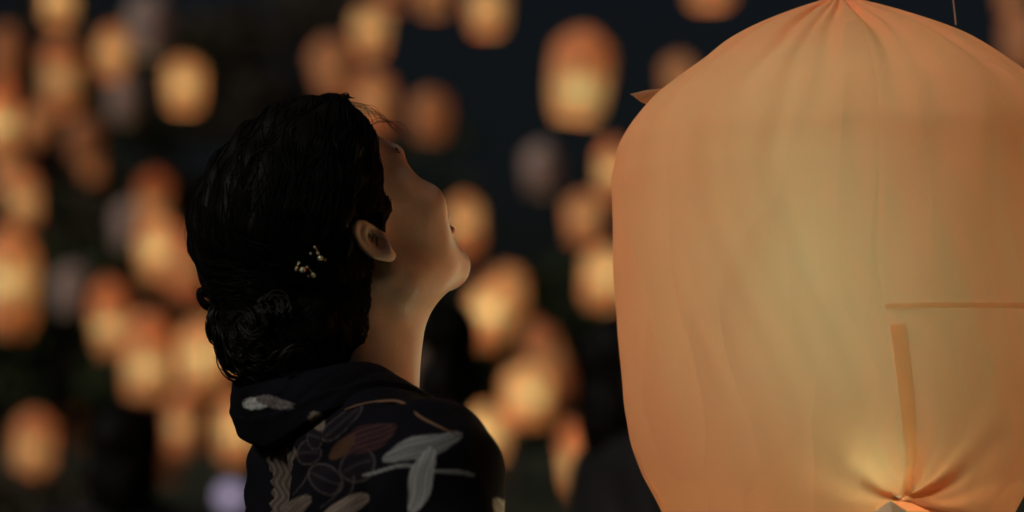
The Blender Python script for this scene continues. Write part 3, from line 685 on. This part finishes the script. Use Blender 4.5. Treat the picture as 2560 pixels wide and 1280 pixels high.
lx = np.arange(-.115, .116, .0026, dtype=np.float32); ly = np.arange(-.165, .115, .0026, dtype=np.float32); lz = np.arange(-.125, .165, .0026, dtype=np.float32)
Q = np.stack(np.meshgrid(lx, ly, lz, indexing='ij'), -1)
hv, hf = surface_nets(hair_sdf(Q), lx, ly, lz)
hair = obj('hair', mesh('hair', h2w(hv) - WB, hf), M['hair'], woman)
def grad(q, e=.0012):
    g = np.zeros_like(q)
    for i in range(3):
        o = np.zeros(3, np.float32); o[i] = e; g[:, i] = hair_sdf(q + o) - hair_sdf(q - o)
    return g / (np.linalg.norm(g, axis=1, keepdims=True) + 1e-9)
def strands(n, steps, stepl, lift, wob, seed, mask=None, swirl=0.0):
    r = np.random.default_rng(seed); pool = hv if mask is None else hv[mask(hv)]
    q = pool[r.integers(0, len(pool), n)].astype(np.float32); path = []
    off = lift[0] + (lift[1] - lift[0]) * r.random(n); jit = r.normal(0, wob, (n, 3)).astype(np.float32)
    for s in range(steps):
        nrm = grad(q); q = q - nrm * hair_sdf(q)[:, None]
        path.append(q + nrm * (off * (.4 + .6 * s / steps))[:, None])
        tgt = BUN.astype(np.float32) + np.array((0, -.03, .0), np.float32) - q
        if swirl:
            ax = np.array((0, -1, .0), np.float32); tgt = np.cross(np.tile(ax, (n, 1)), q - BUN.astype(np.float32)) * swirl + tgt * .12
        dr = tgt / (np.linalg.norm(tgt, axis=1, keepdims=True) + 1e-6) + jit
        dr -= nrm * (dr * nrm).sum(1, keepdims=True); dr /= np.linalg.norm(dr, axis=1, keepdims=True) + 1e-6
        q = (q + dr * stepl).astype(np.float32)
    return np.stack(path, 1)
far_from_bun = lambda h: np.linalg.norm(h - BUN, axis=1) > .062
near_bun = lambda h: np.linalg.norm((h - BUN) / np.array((.068, .05, .054)), axis=1) < 1.35
sa = strands(2600, 14, .008, (.0002, .0022), .10, 1, far_from_bun)
sb = strands(1300, 14, .006, (.0004, .0035), .22, 2, near_bun, 12.0)
sp_ = np.concatenate([sa, sb]); n, k, _ = sp_.shape
rad = np.linspace(1, .45, k)[None] * (.00035 + .0004 * rng.random((n, 1)))
sv, sf = tubes(h2w(sp_.reshape(-1, 3)).reshape(n, k, 3), rad)
so_ = obj('strands', mesh('strands', sv - WB, sf), M['hair'], hair); so_['kind'] = 'stuff'
# rolled curls of the chignon
curls = []
r = np.random.default_rng(9)
for i in range(22):
    ax_u, ax_v = r.uniform(-1.0, 1.0), r.uniform(-.55, .95)
    c = BUN + np.array((.060 * math.sin(ax_u), -.046 * math.cos(ax_u) * math.cos(ax_v) , .052 * math.sin(ax_v)))
    nr = (c - BUN); nr /= np.linalg.norm(nr); u = np.cross(nr, r.normal(size=3)); u /= np.linalg.norm(u); w_ = np.cross(nr, u)
    R0 = r.uniform(.010, .019); s = np.linspace(0, r.uniform(4.5, 7.5), 26)
    rr = R0 * (1 - .08 * s); curls.append((c + rr[:, None] * (np.cos(s)[:, None] * u + np.sin(s)[:, None] * w_) + nr * (.004 + .0012 * s)[:, None], r.uniform(.0035, .006)))
for c, rd in curls:
    n = 26; offs = r.normal(0, rd * .55, (n, 1, 3)); p = c[None] + offs * np.linspace(1, .7, 26)[None, :, None]
    cv, cf = tubes(h2w(p.reshape(-1, 3)).reshape(n, 26, 3), np.full((n, 26), .0008) * np.linspace(1, .6, 26)[None], 3)
    o = obj('curl', mesh('curl', cv - WB, cf), M['hair_curl'], hair); o['kind'] = 'stuff'
# small knot at the back and loose strands
def loose(pts, rd, name='loose_strand', n=1, spread=0.0, mat='hair_loose'):
    base = smooth_path(pts, 24); p = np.tile(base[None], (n, 1, 1)) + r.normal(0, spread, (n, 1, 3)) * np.linspace(.2, 1, 24)[None, :, None]
    cv, cf = tubes(p, np.full((n, 24), rd) * np.linspace(1, .5, 24)[None], 4)
    o = obj(name, mesh(name, cv - WB, cf), M[mat], hair); o['kind'] = 'stuff'; return o
A3 = lambda px, py, d=2.27: at(px, py, d)
loose([A3(560, 800), A3(553, 870), A3(556, 915), A3(572, 945), A3(596, 962), A3(625, 955)], .0009, n=3, spread=.0008)
loose([A3(570, 850), A3(580, 885), A3(600, 912), A3(630, 932), A3(650, 938)], .0007, n=14, spread=.003)
loose([A3(520, 735), A3(503, 728), A3(500, 745), A3(512, 762), A3(530, 764)], .0035, n=8, spread=.0015, mat='hair')
TD = 2.27 + .03
for k in range(26):
    s = r.random(); x0, y0 = 850 + 110 * s, 250 + 62 * s + r.normal(0, 3)
    loose([A3(x0 - 30, y0 + 8, TD), A3(x0, y0 - 6 * r.random(), TD), A3(x0 + 30 + 25 * r.random(), y0 + 12 * r.random(), TD), A3(x0 + 60 + 40 * r.random(), y0 + 38 + 22 * r.random(), TD)], .00022, 'flyaway')
for k in range(10):
    loose([A3(800 + 6 * k, 268, TD), A3(830 + 4 * k, 250, TD), A3(855 + 2 * k, 240 + r.normal(0, 2), TD), A3(868 + r.normal(0, 4), 236 + r.normal(0, 3), TD), A3(874 + r.normal(0, 4), 246, TD)], .0007, 'flyaway', mat='hair')
fly_pool = hv[(hv[:, 1] < .01) & (hv[:, 2] > -.01)]
for k in range(110):
    p0 = h2w(fly_pool[r.integers(0, len(fly_pool))]); nrm = p0 - HO; nrm /= np.linalg.norm(nrm)
    tdir = np.cross(nrm, r.normal(size=3)); tdir /= np.linalg.norm(tdir)
    loose([p0 - nrm * .002, p0 + nrm * .003 + tdir * .012, p0 + nrm * .004 + tdir * .03, p0 + nrm * .001 + tdir * .045], .00022, 'flyaway', mat='hair')

# hair ornament: beads on gold wire ---------------------------------
orn = empty('hair_ornament', tuple(A3(770, 670, 2.18))); tag(orn, 'gold hair ornament with small shiny beads pinned in the black updo', 'hair ornament')
OB = A3(770, 670, 2.18)
# depth of the hair surface under each bead, found by walking along the view line
def on_hair(px, py):
    d = np.arange(2.05, 2.4, .001); pts = np.array([at(px, py, x) for x in d], dtype=np.float32)
    s = hair_sdf(w2h(pts)); i = np.argmax(s < .001); return at(px, py, d[i] - .004)
sp = np.stack([np.outer(np.cos(th), np.sin(ph)), np.outer(np.sin(th), np.sin(ph)), np.tile(np.cos(ph), (len(th), 1))], -1).reshape(-1, 3)
beads = [(757, 675, 7), (783, 688, 6), (747, 657, 3), (801, 645, 7), (787, 618, 3), (740, 673, 3), (768, 668, 3), (812, 649, 4), (777, 634, 3), (795, 633, 4), (770, 690, 3)]
bp_ = [on_hair(x, y) for x, y, _ in beads]
for (x, y, rr_), p in zip(beads, bp_):
    obj('bead', mesh('bead', p + sp * rr_ / 2663 - OB, grid_faces(len(th), 10, True)), M['pearl'], orn)
order = [4, 3, 7]; order2 = [2, 5, 0, 6, 1]
for od in (order, order2):
    v, f = tube(smooth_path([bp_[i] + (0, .002, 0) for i in od], 14), .0009, None, 5); obj('wire_stem', mesh('wire_stem', v - OB, f), M['gold'], orn)

# yukata -----------------------------------------------------------
DARK = np.array((.009, .008, .012)); GREY = np.array((.56, .56, .53)); BEIGE = np.array((.30, .235, .185)); MAROON = np.array((.07, .032, .032)); RUST = np.array((.11, .055, .03)); DIM = np.array((.13, .11, .105))
def pc(v):     # cloth plane coordinates of the back panel
    return np.stack([1280 + v[:, 0] * FPX / 2.2, 640 - (v[:, 2] - CAM[2] - 2.2 * math.sin(PITCH)) * FPX / 2.2], 1)
def leafmask(p, a, b, wd):
    a = np.array(a, float); b = np.array(b, float); d = b - a; L = np.linalg.norm(d); d /= L; n = np.array((-d[1], d[0]))
    u = (p - a) @ d / L; s = (p - a) @ n
    hw = wd / 2 * np.sqrt(np.clip(4 * u * (1 - u), 0, 1)) * (1.15 - .4 * np.abs(u - .4))
    m = np.clip((hw - np.abs(s)) / 3 + .5, 0, 1) * ((u > 0) & (u < 1))
    return m, u, s / wd
def line(p, pts, w0, w1):
    q_ = smooth_path(np.array(pts, float), 40); m = 0
    for i in range(39):
        a, b = q_[i], q_[i + 1]; d = b - a; t = np.clip(((p - a) @ d) / (d @ d + 1e-9), 0, 1)
        m = np.maximum(m, np.clip((w0 + (w1 - w0) * i / 39 - np.linalg.norm(p - a - t[:, None] * d, axis=1)) / 2.5 + .5, 0, 1))
    return m
def poly_in(p, pts):
    pts = np.array(pts, float); ins = np.zeros(len(p), bool); j = len(pts) - 1
    for i in range(len(pts)):
        xi, yi = pts[i]; xj, yj = pts[j]
        c_ = ((yi > p[:, 1]) != (yj > p[:, 1])) & (p[:, 0] < (xj - xi) * (p[:, 1] - yi) / (yj - yi + 1e-9) + xi); ins ^= c_; j = i
    return ins
def cloth_print(v, nrm=None):
    p = pc(v); c = np.tile(DARK, (len(v), 1))
    p = p + 3 * np.stack([np.sin(p[:, 1] * .06), np.sin(p[:, 0] * .05)], 1)
    def mix(m, col):
        nonlocal c
        c = c * (1 - m[:, None]) + np.asarray(col) * m[:, None]
    # bark-like beige branch
    m = poly_in(p + 5 * np.stack([np.sin(p[:, 1] * .22), np.sin(p[:, 0] * .3)], 1), [(655, 1135), (668, 1160), (690, 1120), (752, 1118), (735, 1160), (722, 1215), (712, 1290), (668, 1290), (664, 1215), (672, 1180), (652, 1165)]).astype(float)
    mix(m * (.7 + .3 * np.sin(p[:, 0] * .35 + np.sin(p[:, 1] * .1) * 3)), BEIGE * .75)
    # blossom
    for cx, cy, rx, ry, an in ((830, 1192, 46, 36, .3), (912, 1160, 46, 42, -.4), (782, 1132, 32, 30, 0), (945, 1088, 58, 24, -.35), (865, 1058, 62, 22, -.7), (800, 1092, 20, 34, .2)):
        dx = (p[:, 0] - cx) * math.cos(an) + (p[:, 1] - cy) * math.sin(an); dy = -(p[:, 0] - cx) * math.sin(an) + (p[:, 1] - cy) * math.cos(an)
        rho = np.sqrt((dx / rx) ** 2 + (dy / ry) ** 2)
        mix(np.clip((1 - rho) * 12, 0, 1), DARK * 1.6 + MAROON * .10 * np.clip(rho, 0, 1)[:, None])
        mix(np.exp(-((rho - .96) / .05) ** 2) * .8, DIM)
        mix(np.exp(-(dy / 3) ** 2) * (rho < .8) * .35, DIM)
    mm, u, s = leafmask(p, (860, 1125), (1010, 1065), 56); mix(mm * .8, MAROON * (1 + .5 * np.sin(s * 30))[:, None])
    mm, u, s = leafmask(p, (835, 1140), (905, 1090), 34); mix(mm * .9, RUST)
    for a, b in (((905, 1190), (880, 1240)), ((790, 1180), (740, 1230)), ((870, 1200), (820, 1260))): mix(line(p, [a, ((a[0] + b[0]) / 2 + 5, (a[1] + b[1]) / 2), b], 2.5, 1) * .6, DIM)
    # pale leaves and their stalk
    mix(line(p, [(930, 1185), (1000, 1162), (1080, 1165), (1190, 1182)], 3, 5), GREY * .6)
    for a, b, wd, col in (((972, 1142), (1165, 1088), 46, GREY * .5), ((1090, 1112), (1045, 1275), 48, GREY * .95), ((820, 1295), (938, 1232), 46, BEIGE), ((690, 1300), (792, 1240), 46, BEIGE * .7),
                          ((788, 1035), (822, 1075), 34, BEIGE * .8), ((1235, 1235), (1300, 1320), 30, GREY), ((598, 1006), (676, 1012), 26, GREY * 1.1), ((640, 1000), (742, 1012), 26, DIM * 1.6),
                          ((1170, 1290), (1120, 1390), 54, GREY * .8), ((900, 1330), (1010, 1300), 50, GREY * .7)):
        mm, u, s = leafmask(p, a, b, wd); mix(mm, np.asarray(col) * (1 + .25 * np.sin(s * 26 + u * 3) - .45 * np.exp(-(s / .05) ** 2))[:, None])
    return c
def robe_sdf(P):
    t = w2t(P); t = t.copy(); t[..., 1] -= np.clip(-t[..., 0], 0, .3) * .22      # left shoulder swung forward
    A = t.copy(); A[..., 0] = np.abs(A[..., 0])
    d = ellq(t, (0, .042, -.20), (.154, .082, .20))
    d = smin(d, cap(A, (.035, -.03, -.045), (.155, -.012, -.075), .052, .055), .05)
    d = smin(d, ellq(A, (.07, -.035, -.12), (.072, .060, .09)), .04)
    hh = np.hypot(t[..., 0] / 1.15, t[..., 1] - .045) - (.108 + .07 * np.clip((-.35 - t[..., 2]) / .9, 0, 1)); hh = np.maximum(hh, np.maximum(t[..., 2] + .22, -1.27 - t[..., 2]))
    d = smin(d, hh, .05)
    A = A.copy(); A[..., 1] -= np.where(t[..., 0] < 0, np.clip(-t[..., 2] - .03, 0, .3) * .35, 0)      # left arm swung forward
    d = smin(d, cap(A, (.165, -.005, -.085), (.215, .01, -.33), .055, .066), .035)
    d = smin(d, cap(A, (.215, .01, -.33), (.13, .15, -.40), .062, .06), .03); d = smin(d, ellq(A, (.20, .08, -.48), (.04, .11, .16)), .03)
    # cloth folds
    fo = .0035 * np.sin(t[..., 2] * 46 + A[..., 0] * 60 + t[..., 1] * 30) * np.clip(-t[..., 2] * 6, 0, 1) + .002 * np.sin(A[..., 0] * 95 - t[..., 2] * 60)
    return d + fo
rx = axis((NB[0] - .36, NB[0] - .20, .012), (NB[0] - .20, NB[0] + .22, .0030), (NB[0] + .22, NB[0] + .40, .012))
ry = axis((NB[1] - .34, NB[1] + .30, .006), (NB[1] + .30, NB[1] + .38, .012)); rz_ = axis((-.0, 1.17, .014), (1.17, 1.40, .0030))
P = np.stack(np.meshgrid(rx, ry, rz_, indexing='ij'), -1)
rd_ = robe_sdf(P)
_t = w2t(P); rd_ = rd_ + .0022 * np.sin(_t[..., 2] * 120 + 9 * np.sin(_t[..., 0] * 22) + _t[..., 1] * 40) * np.clip(.5 + np.sin(_t[..., 0] * 31 + _t[..., 2] * 18), 0, 1)
neck_hole = np.hypot(w2t(P)[..., 0], w2t(P)[..., 1] + .02) - .06
rd_ = smax(rd_, -(neck_hole + np.clip(-.055 - w2t(P)[..., 2], 0, 1) * 6), .012)
v, f = surface_nets(rd_, rx, ry, rz_)
# one linear refinement so that the print stays crisp
fc = v[f].mean(1); fine = (fc[:, 2] > 1.17) & (fc[:, 1] < NB[1] + .12)
fa, fb = f[~fine], f[fine]
e = np.sort(np.stack([fb, np.roll(fb, -1, 1)], -1).reshape(-1, 2), 1); ue, inv = np.unique(e, axis=0, return_inverse=True); inv = inv.reshape(-1, 4)
n0 = len(v); v2 = np.vstack([v, v[ue].mean(1), v[fb].mean(1)]); em = n0 + inv; cm_ = n0 + len(ue) + np.arange(len(fb))
sub = np.concatenate([np.stack([fb[:, k], em[:, k], cm_, em[:, (k - 1) % 4]], 1) for k in range(4)])
v, f = v2, np.concatenate([fa, sub])
me = mesh('yukata', v - WB, f); vcol(me, cloth_print(v)); robe = obj('yukata', me, M['robe'], woman)
# collar band: upper and lower edge in torso coordinates, one half mirrored
U_ = [(0, -.118, -.006), (.040, -.106, .000), (.066, -.075, .010), (.076, -.025, .016), (.066, .020, -.006), (.050, .060, -.036), (.030, .098, -.080), (-.010, .118, -.150), (-.04, .118, -.22)]
L_ = [(0, -.092, -.060), (.050, -.096, -.050), (.090, -.075, -.028), (.100, -.025, -.018), (.096, .022, -.022), (.086, .064, -.050), (.066, .098, -.092), (.026, .124, -.165), (-.005, .126, -.235)]
def collar(side):
    n = 150; U2 = smooth_path(U_, n); L2 = smooth_path(L_, n)
    U2 = U2 * np.array((side, 1, 1)); L2 = L2 * np.array((side, 1, 1)); k = np.linspace(0, 1, 26)[None, :, None]
    mid = U2[:, None] * (1 - k) + L2[:, None] * k
    outd = mid - np.array((0, 0, 0)); outd[..., 2] = .06; outd /= np.linalg.norm(outd, axis=2, keepdims=True)
    sx = np.linspace(0, 9, n)[:, None, None]
    bulge = np.sin(math.pi * k) * .005 + .0022 * noise1(sx + 2.2 * k, 31 + side, 4, 2.4) * np.sin(math.pi * k) + .0016 * np.exp(-((k - .62 - .06 * np.sin(sx)) / .04) ** 2)
    o = mid + outd * (bulge + .004); i_ = mid + outd * (bulge * .5 - .001)
    prof_ = np.concatenate([o, i_[:, ::-1]], 1)
    w = t2w(prof_.reshape(-1, 3)); return w, grid_faces(n, 52)
vs, fs = [], []; k0 = 0
for s in (1, -1):
    v, f = collar(s); vs.append(v); fs.append(f + k0); k0 += len(v)
v = np.vstack(vs); f = np.vstack(fs); me = mesh('collar', v - WB, f); vcol(me, cloth_print(v)); obj('collar', me, M['robe'], robe)
def on_robe(px, py):
    d_ = np.arange(2.0, 2.45, .001); pts = np.array([at(px, py, x) for x in d_], dtype=np.float32)
    s_ = robe_sdf(pts); i = np.argmax(s_ < .0008) if (s_ < .0008).any() else np.argmin(s_); return at(px, py, d_[i])
p = smooth_path([on_robe(x, y) for x, y in ((862, 1024), (905, 1011), (950, 1004), (1003, 1006), (1050, 1042), (1100, 1068), (1140, 1086))], 40)
v, f = tubes(p[None], (.0016 * np.sin(np.linspace(.15, math.pi - .15, 40)) ** .5)[None], 6); obj('collar_seam', mesh('collar_seam', v - WB, f), M['lining'], robe)
a = np.linspace(0, 2 * math.pi, 49); zt = np.linspace(-.30, -.44, 8)
ov = t2w(np.stack([np.outer(np.cos(a), 0 * zt + 1) * .185, np.outer(np.sin(a), 0 * zt + 1) * .158, np.tile(zt, (49, 1))], -1).reshape(-1, 3))
obj('obi', mesh('obi', ov - WB, grid_faces(49, 8)), M['obi'], robe)
